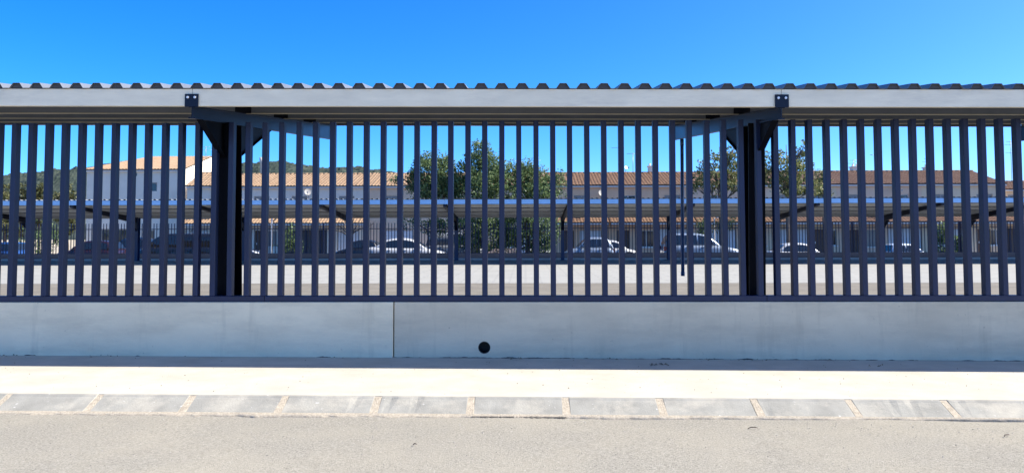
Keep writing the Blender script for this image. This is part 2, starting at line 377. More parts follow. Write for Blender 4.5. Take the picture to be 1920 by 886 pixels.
# frames
def i_beam_y(b, x, pts_bot, pts_top, fw, tf=0.012, tw=0.009):
    """tapered I beam running along y: lists of (y, z)"""
    for pts, s in ((pts_bot, 1), (pts_top, -1)):
        b.loft([[(x - fw/2, y, z), (x + fw/2, y, z), (x + fw/2, y, z + s*tf), (x - fw/2, y, z + s*tf)] for y, z in pts])
    b.loft([[(x - tw/2, yb, zb + tf - .001), (x + tw/2, yb, zb + tf - .001), (x + tw/2, yt, zt - tf + .001), (x - tw/2, yt, zt - tf + .001)] for (yb, zb), (yt, zt) in zip(pts_bot, pts_top)])
zb0, zb1 = ZF0 - 0.112, zr(DEP) - 0.225
def zbot(y): return zb0 + (zb1 - zb0)*(y - Y1)/DEP
for k, x in enumerate(BX):
    b = MB(); ya, yb = Y1 + 0.004, Y1 + DEP
    i_beam_y(b, x, [(ya, zbot(ya)), (yb, zbot(yb))], [(ya, zr(ya - Y1) - 0.002), (yb, zr(yb - Y1) - 0.002)], 0.06)
    b.box(x - 0.0375, x + 0.0375, yb + 0.0005, yb + 0.011, zbot(yb) - 0.004, zr(DEP) - 0.004)
    bm_ = cpart(b.build('roof_beam', frame_paint))
    # fixing plate on the face of the fascia, with two bolts
    pl = cpart(MB().box(x - 0.06, x + 0.06, Y1 - 0.014, Y1 - 0.004, ZF0 - 0.008, ZF0 + 0.106).build('fixing_plate', frame_paint))
    for s in (-1, 1):
        cpart(MB().tube([(x + s*0.032, Y1 - 0.014, ZF0 + 0.075), (x + s*0.032, Y1 - 0.024, ZF0 + 0.075)], 0.011, n=10).build('bolt', bolt_m), pl)
    for d in (1.23, 2.46, 3.69):
        y = Y1 + d
        cpart(MB().box(x - 0.085, x + 0.085, y - 0.012, y - 0.002, zr(d) - 0.004, zr(d) + 0.075).build('purlin_cleat', frame_paint), bm_)
    # column: tapered H section, flanges facing the street and the car park
    b = MB(); zt = zbot(7.55) - 0.001; fw, tf = 0.16, 0.013
    yf = ((7.44, 0.0), (7.405, zt)); yr = ((7.80, 0.0), (7.665, zt))
    b.loft([[(x - fw/2, y, z), (x + fw/2, y, z), (x + fw/2, y + tf, z), (x - fw/2, y + tf, z)] for y, z in ((yf[0][0], -0.02), yf[1])])
    b.loft([[(x - fw/2, y - tf, z), (x + fw/2, y - tf, z), (x + fw/2, y, z), (x - fw/2, y, z)] for y, z in ((yr[0][0], -0.02), (yr[1][0], zt))])
    b.loft([[(x - .005, a + tf, z), (x + .005, a + tf, z), (x + .005, c - tf, z), (x - .005, c - tf, z)] for a, c, z in ((yf[0][0], yr[0][0], -0.02), (yf[1][0], yr[1][0], zt))])
    col = cpart(b.build('column', column_shade_paint))
    # haunches fore and aft: web plate with a flange along its sloping edge
    zk = at(985, 297, 7.6).z
    for sgn, yc, yo in ((-1, 7.41, 6.86), (1, 7.67, 8.72)):
        b = MB(); zo = zbot(yo) - 0.001; zi = zbot(yc) - 0.001
        b.prism([(yc, zi), (yo, zo), (yc, zk)], 'x', x - 0.005, x + 0.005)
        b.loft([[(x - 0.03, yo, zo), (x + 0.03, yo, zo), (x + 0.03, yo + sgn*0.012, zo), (x - 0.03, yo + sgn*0.012, zo)],
                [(x - 0.03, yc, zk - 0.02), (x + 0.03, yc, zk - 0.02), (x + 0.03, yc + sgn*0.012, zk - 0.02), (x - 0.03, yc + sgn*0.012, zk - 0.02)]])
        cpart(b.build('haunch', column_shade_paint), col)
    b = MB().box(x - 0.15, x + 0.15, 7.36 + 0.085, 7.9, 0.001, 0.02)
    cpart(b.build('base_plate', frame_paint), col)
# gutter pipe hanging from the rear of one frame
pp = at(1276.5, 258, 11.3); pe = at(1277, 515, 11.3)
b = MB().tube([(pp.x, 11.3, zr(11.3 - Y1) + 0.01), (pp.x, 11.3, pe.z + 0.02)], 0.026, n=12)
b.tube([(pp.x, 11.3, pe.z + 0.06), (pp.x, 11.3, pe.z)], 0.030, n=12)
b.tube([(pp.x, 11.3, zbot(11.3) - 0.001), (pp.x, 11.3, zbot(11.3) - 0.09)], 0.029, n=12)
o = cpart(b.build('drainpipe', mat('drainpipe_blue', (0.07, 0.15, 0.34), 0.35))); tag(o, 'thin drainpipe hanging from the rear beam, ending above the ground')

# ------------------------------------------------------------------ far canopy
FY0, FY1 = 29.6, 35.2
fz0t, fz0b = at(985, 372.5, FY0).z, at(985, 382.0, FY0).z
fz1 = at(985, 409, FY1).z
FS = (fz1 - fz0b)/(FY1 - FY0)
far = empty('car_port_canopy', (0, 34.9, 0)); tag(far, 'long low car port across the car park, corrugated roof sloping down away', 'car port')
def fpart(o, p=far): return under(o, far, p)
FCY = 34.7
fcols = [ax(p, FCY) for p in (-343, -144, 55, 255, 455, 655, 855.5, 1055, 1255, 1455, 1655, 1816, 2015, 2215)]
blue_galv = mat('far_fascia_coated', (0.24, 0.46, 0.76), 0.3, var=0.06, vscale=2)
far_sheet = mat('far_roof_sheet', (0.21, 0.22, 0.235), 0.55, metal=0.0, var=0.08, vscale=2)
far_purlin = mat('far_purlin', (0.43,0.445,0.465), 0.5, var=.06, vscale=2)
frp = 0.2
for k in range(len(fcols) - 1):
    x0, x1 = fcols[k] + 0.003, fcols[k+1] - 0.003
    fpart(MB().box(x0, x1, FY0, FY0 + 0.05, fz0b, fz0t - 0.02).build('fascia', blue_galv))
    for d in (1.4, 2.8, 4.2, 5.5):
        z = fz0b + 0.03 + FS*d
        prof = [(FY0 + d, z), (FY0 + d, z + 0.12), (FY0 + d + 0.06, z + 0.11), (FY0 + d + 0.06, z + 0.105), (FY0 + d + 0.005, z + 0.115), (FY0 + d + 0.005, z + 0.004), (FY0 + d + 0.06, z - 0.004), (FY0 + d + 0.06, z - 0.008)]
        fpart(MB().prism(prof, 'x', x0, x1).build('purlin', far_purlin))
    xa, xb = round(fcols[k]/frp)*frp + .1, round(fcols[k+1]/frp)*frp + .1 - .002
    fpart(roof_sheet(xa, xb, lambda y: fz0t - 0.012 + FS*(y - FY0), FY0 - 0.03, FY1 + 0.6, frp, 0.0, 0.045, 0.12, 0.05, 'roof_sheet', far_sheet))
for k, x in enumerate(fcols):
    b = MB(); yb = FY0 + 0.06
    zt = lambda y: fz0b + 0.024 + FS*(y - FY0)
    i_beam_y(b, x, [(yb, zt(yb) - 0.12), (FCY, zt(FCY) - 0.26)], [(yb, zt(yb)), (FCY, zt(FCY))], 0.12)
    b.box(x - .06, x + .06, yb - .012, yb - .001, zt(yb) - .12, zt(yb))
    fpart(b.build('roof_beam', frame_paint))
    b = MB(); zc = zt(FCY)
    b.box(x - 0.075, x + 0.075, FCY + 0.001, FCY + 0.014, -0.01, zc + 0.02).box(x - 0.075, x + 0.075, FCY + 0.226, FCY + 0.24, -0.01, zc).box(x - .005, x + .005, FCY + 0.014, FCY + 0.226, -0.01, zc)
    b.box(x - 0.14, x + 0.14, FCY - 0.08, FCY + 0.32, 0.005, 0.022)
    col = fpart(b.build('column', mat('far_column_paint', (0.012, 0.034, 0.11), 0.4)))
    fpart(MB().prism([(FCY, zc - 0.26), (FCY - 0.55, zc - 0.22), (FCY, zc - 0.62)], 'x', x - 0.06, x + 0.06).build('haunch', frame_paint), col)

# ------------------------------------------------------------------ far boundary: low wall and bar fence
FWY = 37.2
fwt = at(985, 475, FWY).z
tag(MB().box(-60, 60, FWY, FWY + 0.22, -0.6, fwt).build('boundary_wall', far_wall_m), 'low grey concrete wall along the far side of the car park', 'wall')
ff = empty('bar_fence', (0, FWY + 0.1, fwt)); tag(ff, 'dark bar fence on the low wall at the far side of the car park', 'fence')
fft = at(985, 417, FWY).z - fwt
bp_ = 5.65/FPX*FWY
bme = MB().prism(box_chamf(0.034, 0.03, 0.004), 'z', 0.02, fft).mesh('bar')
for i in range(-150, 150):
    o = link('bar', bme, paint, ff); o.location = ((i + 0.5)*bp_ - 0.3, 0, 0); o.rotation_euler = (0, random.uniform(-.004,.004), 0)
b = MB()
for i in list(range(-260, -150)) + list(range(150, 260)):
    c = (i + 0.5)*bp_ - 0.3; b.box(c - .017, c + .017, -.015, .015, 0.02, fft)
tag(b.build('bars', paint, ff), kind='stuff')
b = MB().box(-40, 40, -0.022, 0.022, 0.0, 0.035); b.build('bottom_rail', paint, ff)
MB().box(-40, 40, 0.017, 0.04, fft - 0.30, fft - 0.265).build('top_rail', paint, ff)
for k in range(-7, 8):
    MB().box(k*5.2 + .4 - .035, k*5.2 + .4 + .035, .042, .11, -0.002, fft + 0.02).build('post', paint, ff)

# ------------------------------------------------------------------ houses
def tile_mat(name, c1, c2):
    m = mat(name, c1, 0.9, col2=c2, vscale=2.2, lo=0.3, hi=0.7, spec=0.2)
    mixin(m, ramp(m, noise(m, 11, 3, 0.6), 0.5, 0.72, 0, 0.6), tuple(c*0.55 for c in c1))
    return m
tiles_orange = tile_mat('clay_tiles_orange', (0.29, 0.185, 0.11), (0.37, 0.255, 0.165))
tiles_mid = tile_mat('clay_tiles_tan', (0.135, 0.075, 0.045), (0.235, 0.14, 0.088))
tiles_brown = tile_mat('clay_tiles_brown', (0.125, 0.07, 0.05), (0.18, 0.11, 0.08))
tiles_pale = tile_mat('clay_tiles_pale', (0.33, 0.215, 0.13), (0.40, 0.27, 0.175))
def plaster(name, c): 
    m = mat(name, c, 0.92, var=0.05, vscale=0.9, bump=0.1, bscale=30, spec=0.2)
    mixin(m, ramp(m, noise(m, 1.1, 6, 0.7, (1,1,0.35)), 0.55, 0.8, 0, 0.4), tuple(x*0.8 for x in c)); return m
pl_white = plaster('plaster_white', (0.84, 0.76, 0.64)); pl_grey = plaster('plaster_greyish', (0.82, 0.74, 0.62))
pl_peach = plaster('plaster_peach', (0.84, 0.55, 0.35)); pl_pink = plaster('plaster_pink', (0.84, 0.60, 0.42)); pl_beige = plaster('plaster_beige', (0.84, 0.65, 0.44))
trim = mat('white_trim', (0.78, 0.77, 0.75), 0.7, var=0.04, vscale=3)
glass = mat('window_glass', (0.02, 0.025, 0.03), 0.08, spec=0.8)
shutter = mat('shutter_slats', (0.36, 0.34, 0.31), 0.7); wood_d = mat('brown_door', (0.11, 0.06, 0.04), 0.6, var=.2, vscale=4)
garage_w = mat('garage_door_white', (0.74, 0.74, 0.74), 0.55, var=.05, vscale=3)
STREET = -0.5
def facade(b, x0, x1, z0, z1, y, ops, rec=0.16):
    """front wall plane with rectangular openings and their reveals"""
    xs = sorted({x0, x1, *[v for o in ops for v in o[:2]]}); zz = sorted({z0, z1, *[v for o in ops for v in o[2:4]]})
    for i in range(len(xs)-1):
        for j in range(len(zz)-1):
            cx, cz = (xs[i]+xs[i+1])/2, (zz[j]+zz[j+1])/2
            if any(o[0] < cx < o[1] and o[2] < cz < o[3] for o in ops): continue
            b.quad([(xs[i], y, zz[j]), (xs[i+1], y, zz[j]), (xs[i+1], y, zz[j+1]), (xs[i], y, zz[j+1])])
    for (a, c, e, f, *_) in ops:
        b.quad([(a,y,e),(a,y+rec,e),(a,y+rec,f),(a,y,f)]); b.quad([(c,y,e),(c,y,f),(c,y+rec,f),(c,y+rec,e)])
        b.quad([(a,y,f),(a,y+rec,f),(c,y+rec,f),(c,y,f)]); b.quad([(a,y,e),(c,y,e),(c,y+rec,e),(a,y+rec,e)])
def tile_slope(x0, x1, ya, za, yb, zb, m, name, parent, pitch=0.25, amp=0.045, th=0.05):
    """barrel tiled slope from eave (ya, za) up to ridge (yb, zb), real corrugation with stepped courses"""
    nx = max(2, int(round((x1-x0)/pitch))); seg = 6
    L = math.hypot(yb-ya, zb-za); ny = max(2, int(L/0.42))
    b = MB(); xs = []; hs_ = []
    for i in range(nx*seg + 1):
        xs.append(x0 + (x1-x0)*i/(nx*seg)); hs_.append(amp*abs(math.sin(math.pi*i/seg)) if i % (2*seg) < seg or True else 0)
    rows = []
    rr = random.Random(hash(name) % 1000 + int(x0*10))
    jit = [rr.uniform(-.012,.012) for _ in range(nx+1)]
    for j in range(ny):
        for e, lift in ((0, 0.022), (1, 0.0)):
            t = (j + e)/ny
            row = []
            for i, (x, h) in enumerate(zip(xs, hs_)):
                z = za + (zb-za)*t + h + lift + jit[i//seg] + 0.010*math.sin(x*1.3 + t*4)
                row.append((x, ya + (yb-ya)*t, z))
            rows.append(row)
    rows.insert(0, [(x, ya + 0.001, za - th) for x in xs])
    b.loft(rows, closed=False, cap=False)
    return b.build(name, m, parent)
def house(x0, x1, yf, depth, zeave, zridge, wm, rm, label, ops, pent=None, oversail=0.35, cat='house', group='terraced houses behind the car park', eave_trim=True, left_gable=False):
    h = empty('house', ((x0+x1)/2, yf, STREET)); tag(h, label, cat, group)
    def hp_(o, p=h): return under(o, h, p)
    b = MB(); facade(b, x0, x1, STREET - 0.2, zeave, yf, [o[:4] for o in ops])
    ym = yf + depth/2; yb = yf + depth
    for x in (x0, x1):
        b.quad([(x, yf, STREET-.2), (x, yb, STREET-.2), (x, yb, zeave), (x, ym, zridge - 0.1), (x, yf, zeave)])
    b.quad([(x0, yb, STREET-.2), (x1, yb, STREET-.2), (x1, yb, zeave), (x0, yb, zeave)])
    hp_(b.build('wall', wm))
    for (a, c, e, f, kind) in ops:
        w = MB(); y = yf + 0.10
        if kind == 'window':
            for q in ((a, a+.06, e, f), (c-.06, c, e, f), (a+.06, c-.06, f-.06, f), (a+.06, c-.06, e, e+.06), ((a+c)/2-.025, (a+c)/2+.025, e+.06, f-.06)):
                w.box(q[0], q[1], y, y+.05, q[2], q[3])
            fr = hp_(w.build('window', trim)); hp_(MB().box(a+.061, c-.061, y+.02, y+.032, e+.061, f-.061).build('pane', glass), fr)
            hp_(MB().box(a-.08, c+.08, yf-.06, yf+.02, e-.07, e-.002).build('sill', trim), fr)
            if random.random() < 0.6:
                zb_ = f - (f-e)*random.choice((0.35, 0.6, 1.0)); s = MB(); z = f - .02
                while z > zb_ + .05: s.box(a+.02, c-.02, y-.035, y-.012, z-.05, z-.006); z -= .055
                if s.v: hp_(s.build('roller_shutter', shutter), fr)
        elif kind == 'garage':
            d = hp_(MB().box(a+.03, c-.03, y, y+.05, e+.02, f-.03).build('garage_door', garage_w))
            nn = 5
            for q in range(nn):
                hp_(MB().box(a+.06, c-.06, y-.02, y-.002, e+.05+(f-e-.1)*q/nn, e+.05+(f-e-.1)*(q+1)/nn-.03).build('door_panel', garage_w), d)
        elif kind == 'door':
            d = hp_(MB().box(a+.03, c-.03, y, y+.05, e+.02, f-.03).build('door', wood_d))
            hp_(MB().box(a+.12, a+.16, y-.05, y-.002, e+.95, e+1.1).build('handle', bolt_m), d)
        elif kind == 'porch':
            hp_(MB().box(a+.02, c-.02, y+.05, y+.055, e+.02, f-.02).build('porch_recess', mat('porch_dark', (0.12,0.10,0.09), 0.9)))
            for q in (a+.5, (a+c)/2, c-.5):
                hp_(MB().box(q-.03, q+.03, y, y+.04, e+.02, f-.02).build('gate_bar', paint))
    ov = oversail
    k = (zridge - zeave)/(depth/2)
    r = hp_(tile_slope(x0 - .02, x1 + .02, yf - ov, zeave - ov*k + .10, ym, zridge + .04, rm, 'roof', None))
    hp_(MB().loft([[(x0-.02, yb+ov, zeave-ov*k+.06), (x1+.02, yb+ov, zeave-ov*k+.06)], [(x0-.02, ym, zridge+.05), (x1+.02, ym, zridge+.05)]], closed=False, cap=False).build('rear_roof_slope', rm), r)
    b = MB(); xx = x0
    while xx < x1:
        e_ = min(xx + .40, x1 + .02); b.tube([(xx, ym, zridge + .035), (e_ , ym, zridge + .05)], 0.10, n=8); xx += .40
    hp_(b.build('ridge_tiles', rm), r)
    if eave_trim:
        hp_(MB().box(x0, x1, yf - ov + .06, yf - .001, zeave - ov*k - .06, zeave - ov*k + .045).build('eave_trim', trim))
    if pent:
        pz0, pz1, pd = pent
        p = hp_(tile_slope(x0 + .05, x1 - .05, yf - pd, pz0, yf - .002, pz1, rm, 'porch_roof', None))
        hp_(MB().box(x0 + .08, x1 - .08, yf - pd + .05, yf - pd + .14, pz0 - .16, pz0 - .055).build('beam', trim), p)
    return h
HY = 58.0
ze, zrid = at(985, 350, HY).z + 0.10, at(985, 326, HY + 4).z
def X(px): return ax(px, HY)
wt_, wb_ = at(985, 366, HY).z, at(985, 366, HY).z - 1.25
def ops_for(x0, x1, style):
    w = x1 - x0; o = []
    for f in ((0.24, 0.76) if w > 5 else (0.5,)):
        c = x0 + f*w; o.append((c - .6, c + .6, wb_, wt_, 'window'))
    if style == 0: o += [(x0 + .12*w, x0 + .12*w + 2.6, STREET, 1.55, 'garage'), (x0 + .66*w, x0 + .66*w + 1.0, STREET, 1.55, 'door'), (x0 + .82*w, x0 + .82*w + .9, 0.3, 1.5, 'window')]
    if style == 3: o += [(x0 + .10*w, x0 + .10*w + 1.0, STREET, 1.5, 'door'), (x0 + .45*w, x0 + .45*w + 1.7, STREET, 1.5, 'garage')]
    if style == 1: o += [(x0 + .08*w, x0 + .55*w, STREET, 1.6, 'porch'), (x0 + .66*w, x0 + .66*w + 1.7, STREET, 1.5, 'garage')]
    if style == 2: o += [(x0 + .10*w, x0 + .10*w + 1.0, STREET, 1.5, 'door'), (x0 + .35*w, x0 + .35*w + 1.3, 0.2, 1.5, 'window'), (x0 + .60*w, x0 + .60*w + 2.5, STREET, 1.6, 'garage')]
    return o
pz = at(985, 417, HY - 1.4).z; pz2 = at(985, 405, HY).z
rows = [
 (395, 520, pl_white, tiles_orange, 0, 0.0, 'white plastered terraced house with orange tiles, its roof left of the dish'),
 (520, 690, pl_grey, tiles_orange, 1, 0.0, 'pale grey terraced house with orange tiled roof and two shuttered windows'),
 (690, 872, pl_pink, tiles_orange, 0, 0.0, 'pinkish terraced house whose roof ends behind the left green tree'),
 (872, 1042, pl_pink, tiles_mid, 2, 0.0, 'terraced house almost hidden behind the two big green trees'),
 (1042, 1140, pl_peach, tiles_mid, 3, 0.0, 'narrow peach terraced house right of the big green trees'),
 (1140, 1300, pl_peach, tiles_mid, 2, 0.0, 'peach terraced house with striped tan tiles and a roof dish'),
 (1300, 1440, pl_pink, tiles_mid, 0, 0.0, 'pink terraced house behind the sparse yellowing tree'),
 (1440, 1570, pl_beige, tiles_brown, 0, 0.05, 'beige terraced house with brown tiles, partly behind the yellowing tree'),
 (1570, 1730, pl_pink, tiles_brown, 2, 0.05, 'beige pink terraced house with brown tiled roof and one chimney'),
 (1730, 1886, pl_beige, tiles_brown, 0, 0.05, 'beige terraced house with brown tiles just left of the lower end house'),
 (1886, 2040, pl_beige, tiles_brown, 1, -0.75, 'rightmost terraced house with the lower brown roof below a tall mast'),
]
houses = []
for (a, c, wm, rm, st, dz, lb) in rows:
    x0, x1 = X(a) + .003, X(c) - .003
    houses.append(house(x0, x1, HY + (0.0 if dz > -.5 else 1.0), 8.0, ze + dz*.5, zrid + dz, wm, rm, lb, ops_for(x0, x1, st), (pz, pz2, 1.4) if a < 690 or a > 1000 else None))
# tall house on the left: hipped pale roof
def tall_house():
    Y = 60.0; x0, x1 = ax(160, Y), ax(346, Y); ze_ = at(250, 317, Y).z; zr_ = at(290, 293, Y + 5).z; xh = ax(280, Y + 5); dep = 10.0
    h = empty('house', ((x0+x1)/2, Y, STREET)); tag(h, 'tall pale house with hipped tan roof at the left and bright sunlit gable end', 'house')
    def q(o, p=h): return under(o, h, p)
    wx = ax(286, Y); wz = at(286, 350, Y).z
    ops = [(wx - .32, wx + .28, wz - .35, wz + .35), (x0 + 1.2, x0 + 3.6, STREET, 1.7), (x0 + 4.6, x0 + 5.6, STREET, 1.6), (ax(250,Y)-.2, ax(250,Y)+.2, at(250,325,Y).z-.2, at(250,325,Y).z+.05)]
    b = MB(); facade(b, x0, x1, STREET-.2, ze_, Y, ops)
    b.quad([(x0,Y,STREET-.2),(x0,Y+dep,STREET-.2),(x0,Y+dep,ze_),(x0,Y,ze_)]); b.quad([(x1,Y,STREET-.2),(x1,Y+dep,STREET-.2),(x1,Y+dep,ze_),(x1,Y+dep/2,zr_-.08),(x1,Y,ze_)])
    b.quad([(x0,Y+dep,STREET-.2),(x1,Y+dep,STREET-.2),(x1,Y+dep,ze_),(x0,Y+dep,ze_)])
    q(b.build('wall', pl_grey))
    for (a, c, e, f) in ops:
        fr = q(MB().box(a+.03, a+.09, Y+.1, Y+.14, e+.03, f-.03).box(c-.09, c-.03, Y+.1, Y+.14, e+.03, f-.03).box(a+.09, c-.09, Y+.1, Y+.14, f-.09, f-.03).build('window', shutter))
        q(MB().box(a+.002, c-.002, Y+.143, Y+.158, e+.002, f-.002).build('pane', glass), fr)
    # hipped roof with corrugation: front slope clipped by the hip on the left
    b = MB(); n = 240; ym = Y + dep/2; ov = .3
    rows_ = []
    for j in range(0, 9):
        t = j/8; row = []
        for i in range(n + 1):
            s = i/n; xa = x0 - ov + (xh - (x0 - ov))*t; x = xa + (x1 + .05 - xa)*s
            row.append((x, Y - ov + (ym - Y + ov)*t, ze_ - .02 + (zr_ - ze_)*t + .035*abs(math.sin(x*math.pi/.26))))
        rows_.append(row)
    b.loft(rows_, closed=False, cap=False)
    b.quad([(x0-ov, Y-ov, ze_-.02), (xh, ym, zr_), (x0-ov, Y+dep+ov, ze_-.02)])
    b.quad([(xh, ym, zr_), (x1+.05, ym, zr_), (x1+.05, Y+dep+ov, ze_-.02), (x0-ov, Y+dep+ov, ze_-.02)])
    b.quad([(x0-ov, Y-ov, ze_-.10), (x1+.05, Y-ov, ze_-.10), (x1+.05, Y-ov, ze_-.02), (x0-ov, Y-ov, ze_-.02)])
    q(b.build('roof', tiles_pale))
    q(MB().box(x0, x1, Y-.22, Y-.001, ze_-.22, ze_-.11).build('eave_trim', trim))
tall_house()
# lower house in front of the sunlit gable, with small tan roof
xa, xb = X(346) + .01, X(395) - .01
house(xa, xb, HY + .3, 5.0, at(370, 347, HY).z, at(370, 325, HY+2.5).z, pl_white, tiles_orange, 'small white house with a low tan roof beside the tall house', [(xa + .5, xa + 1.4, 2.2, 3.2, 'window'), (xa+.3, xa+1.6, STREET, 1.6, 'garage')], (pz, pz2, 1.4), group=None)

# chimneys, dishes, antennas
metal_grey = mat('antenna_metal', (0.32, 0.33, 0.35), 0.45, metal=0.6)
for px, py0, py1, par, w in ((1222, 313, 332, 5, .55), (1603, 314, 330, 8, .6), (1740, 315, 330, 9, .55), (846, 315, 332, 2, .5)):
    Y = HY + 4.3; p0, p1 = at(px, py1, Y), at(px, py0, Y); hq = houses[par]
    b = MB().box(p0.x - w/2, p0.x + w/2, Y - .3, Y + .3, p0.z - .9, p1.z).box(p0.x - w/2 - .06, p0.x + w/2 + .06, Y - .36, Y + .36, p1.z + .001, p1.z + .08)
    for s in (-.15, .15): b.tube([(p0.x + s, Y, p1.z + .08), (p0.x + s, Y, p1.z + .28)], .09, n=8)
    o = b.build('chimney', pl_grey); o.parent = hq; o.matrix_parent_inverse = Matrix.Translation(-hq.location)
def antenna(px, ptop, pbot, label, kind=0, Y=HY + 5.0, arm=0.7):
    t, bt = at(px, ptop, Y), at(px, pbot, Y)
    r = empty('antenna', (bt.x, Y, bt.z - .6)); tag(r, label, 'antenna', 'roof antennas'); H = t.z - bt.z + .6
    MB().tube([(0,0,0), (0,0,H)], .022, n=6).build('mast', metal_grey, r)
    b = MB()
    if kind == 0:
        b.tube([(-arm, 0, H-.05), (arm*.6, 0, H-.02)], .014, n=5)
        for q in np.linspace(-arm, arm*.5, 7): b.tube([(q, -.25, H-.04), (q, .25, H-.04)], .008, n=4)
    elif kind == 1:
        for zz, l in ((H-.08, .35), (H-.32, .5), (H-1.0, .45)): b.tube([(-l, 0, zz), (l, 0, zz + .03)], .012, n=5); b.tube([(0, -.2, zz), (0, .2, zz)], .01, n=4)
    else:
        b.tube([(-.02, 0, H-.03), (-.45, 0, H-.01)], .022, n=6)
    b.build('arms', metal_grey, r)
antenna(1163, 276, 326, 'tall T shaped antenna above the peach house', 0)
antenna(1187, 287, 326, 'faint thin antenna beside the roof dish', 0, arm=.5)
antenna(1643, 290, 322, 'plain rod with a short hooked top on the brown roof', 2)
antenna(1897, 264, 330, 'tall rod antenna at the far right roof end', 1)
antenna(816, 268, 300, 'thin antenna poking up behind the left green tree', 0, arm=.4)
antenna(1003, 294, 326, 'small cross antenna showing over the right part of the big trees', 1)
antenna(1601, 299, 320, 'spiky antenna standing by the chimney of the brown roof', 1)
antenna(1741, 296, 318, 'short antenna above the chimney at the right', 1)
antenna(386, 274, 292, 'antenna above the bright sunlit gable of the tall house', 1, Y=64.2)
def dish(px, py, Y, r, label):
    c = at(px, py, Y); o = empty('satellite_dish', (c.x, Y, c.z)); tag(o, label, 'satellite dish', 'satellite dishes')
    b = MB(); rings = []
    for q in (0.02, .35, .7, 1.0):
        rings.append([(r*q*math.cos(a), -0.10*q*q*r*2 , r*q*math.sin(a)) for a in np.linspace(0, 2*math.pi, 18, endpoint=False)])
    b.loft(rings, smooth=True, cap=False); bo = b.build('bowl', shutter if py > 340 else trim, o); bo.rotation_euler = (R(-18), 0, R(28))
    MB().tube([(0, .02, 0), (0, .25, -.2), (0, .25, -.75)], .02, n=6).build('arm', metal_grey, o)
    MB().tube([(0, -.02, -r*.9), (.12, -.45, -.05)], .012, n=5).box(.07, .17, -.52, -.44, -.09, .0).build('receiver', metal_grey, o)
dish(1174, 314, HY + 3.6, .16, 'white dish on the ridge of the peach house')
dish(1127, 362, HY - .5, .24, 'dish on the wall under the eaves of the peach house')
dish(577, 360, HY - .5, .26, 'dish on the wall of the pale grey house')
dish(1682, 356, HY - .5, .22, 'dish under the eaves of the brown roofed house')

# ------------------------------------------------------------------ hills and distant things
def hill():
    prof_px = [(-300, 345), (-100, 340), (0, 333), (60, 328), (110, 322), (160, 319), (240, 306), (330, 304), (400, 306), (470, 312), (500, 309), (525, 308), (560, 313), (600, 320), (640, 318), (690, 321), (730, 327), (790, 334), (900, 342), (1100, 362), (1400, 385)]
    Y0 = 620.0
    xs_p = np.array([ax(p, Y0) for p, _ in prof_px]); zs_p = np.array([at(p, q, Y0).z for p, q in prof_px])
    xs = np.linspace(xs_p[0], xs_p[-1], 420); top = np.interp(xs, xs_p, zs_p)
    bumps = np.convolve(RNG.normal(0, 1.0, len(xs)), np.ones(3)/3, 'same') + RNG.normal(0, .3, len(xs))
    ny = 60; V = []; F = []
    for j in range(ny):
        t = j/(ny - 1); y = Y0 - 260*(1 - t)
        s = math.sin(t*math.pi/2)**1.0
        zrow = top*s + bumps*t**8 - 2*(1 - t) + np.convolve(RNG.normal(0, 1.4, len(xs)), np.ones(3)/3, 'same')*(0.3 + .7*t if t < 1 else 0)
        V += [(x*(y/Y0), y, z) for x, z in zip(xs, zrow)]
    n = len(xs)
    V += [(x*1.4, Y0 + 500, -2) for x in xs]; ny += 1
    for j in range(ny - 1):
        for i in range(n - 1): F.append((j*n+i, j*n+i+1, (j+1)*n+i+1, (j+1)*n+i))
    me = bpy.data.meshes.new('hill'); me.from_pydata(V, [], F); me.update()
    hm = mat('wooded_hill', (0.022, 0.034, 0.028), 0.95, col2=(0.058, 0.070, 0.054), vscale=0.06, lo=.35, hi=.65, spec=.1)
    tag(link('hills', me, hm), kind='structure')
hill()
# small tower on the hill
t0, t1 = at(490.5, 328, 430), at(490.5, 295, 430)
b = MB(); rr = [(0, 1.1), (.7, 1.0), (.72, 1.25), (1.0, 1.45)]
b.tube([(t0.x, 430, t0.z - 6), (t0.x, 430, t0.z + (t1.z - t0.z)*.66), (t0.x, 430, t0.z + (t1.z - t0.z)*.7), (t0.x, 430, t1.z)], [1.0, .95, 1.2, 1.35], n=14)
tw = b.build('water_tower', mat('tower_concrete', (0.45,0.45,0.44), .9, var=.1, vscale=.5)); tag(tw, 'slim concrete water tower on the distant wooded hill', 'tower')

# ------------------------------------------------------------------ trees
leaf_mats = {}
def leaf_mat(name, c1, c2, c3=None):
    m = bpy.data.materials.new(name); m.use_nodes = True; n, l = m.node_tree.nodes, m.node_tree.links
    b = n['Principled BSDF']; b.inputs['Roughness'].default_value = .5; b.inputs['Specular IOR Level'].default_value = .35
    gi = n.new('ShaderNodeNewGeometry'); rp = n.new('ShaderNodeValToRGB')
    rp.color_ramp.elements[0].color = (*c1, 1); rp.color_ramp.elements[1].color = (*c2, 1)
    if c3: e = rp.color_ramp.elements.new(.85); e.color = (*c2, 1); rp.color_ramp.elements[-1].color = (*c3, 1)
    l.new(gi.outputs['Random Per Island'], rp.inputs[0]); l.new(rp.outputs[0], b.inputs['Base Color'])
    tr = n.new('ShaderNodeBsdfTranslucent'); l.new(rp.outputs[0], tr.inputs[0])
    mx = n.new('ShaderNodeMixShader'); mx.inputs[0].default_value = .35
    l.new(b.outputs[0], mx.inputs[1]); l.new(tr.outputs[0], mx.inputs[2]); l.new(mx.outputs[0], n['Material Output'].inputs[0])
    return m
leaf_green = leaf_mat('leaves_deep_green', (0.07, 0.125, 0.048), (0.20, 0.26, 0.105))
leaf_mixed = leaf_mat('leaves_yellowing', (0.10, 0.14, 0.045), (0.24, 0.245, 0.095), (0.42, 0.34, 0.18))
leaf_olive = leaf_mat('leaves_olive', (0.07, 0.085, 0.030), (0.16, 0.155, 0.065))
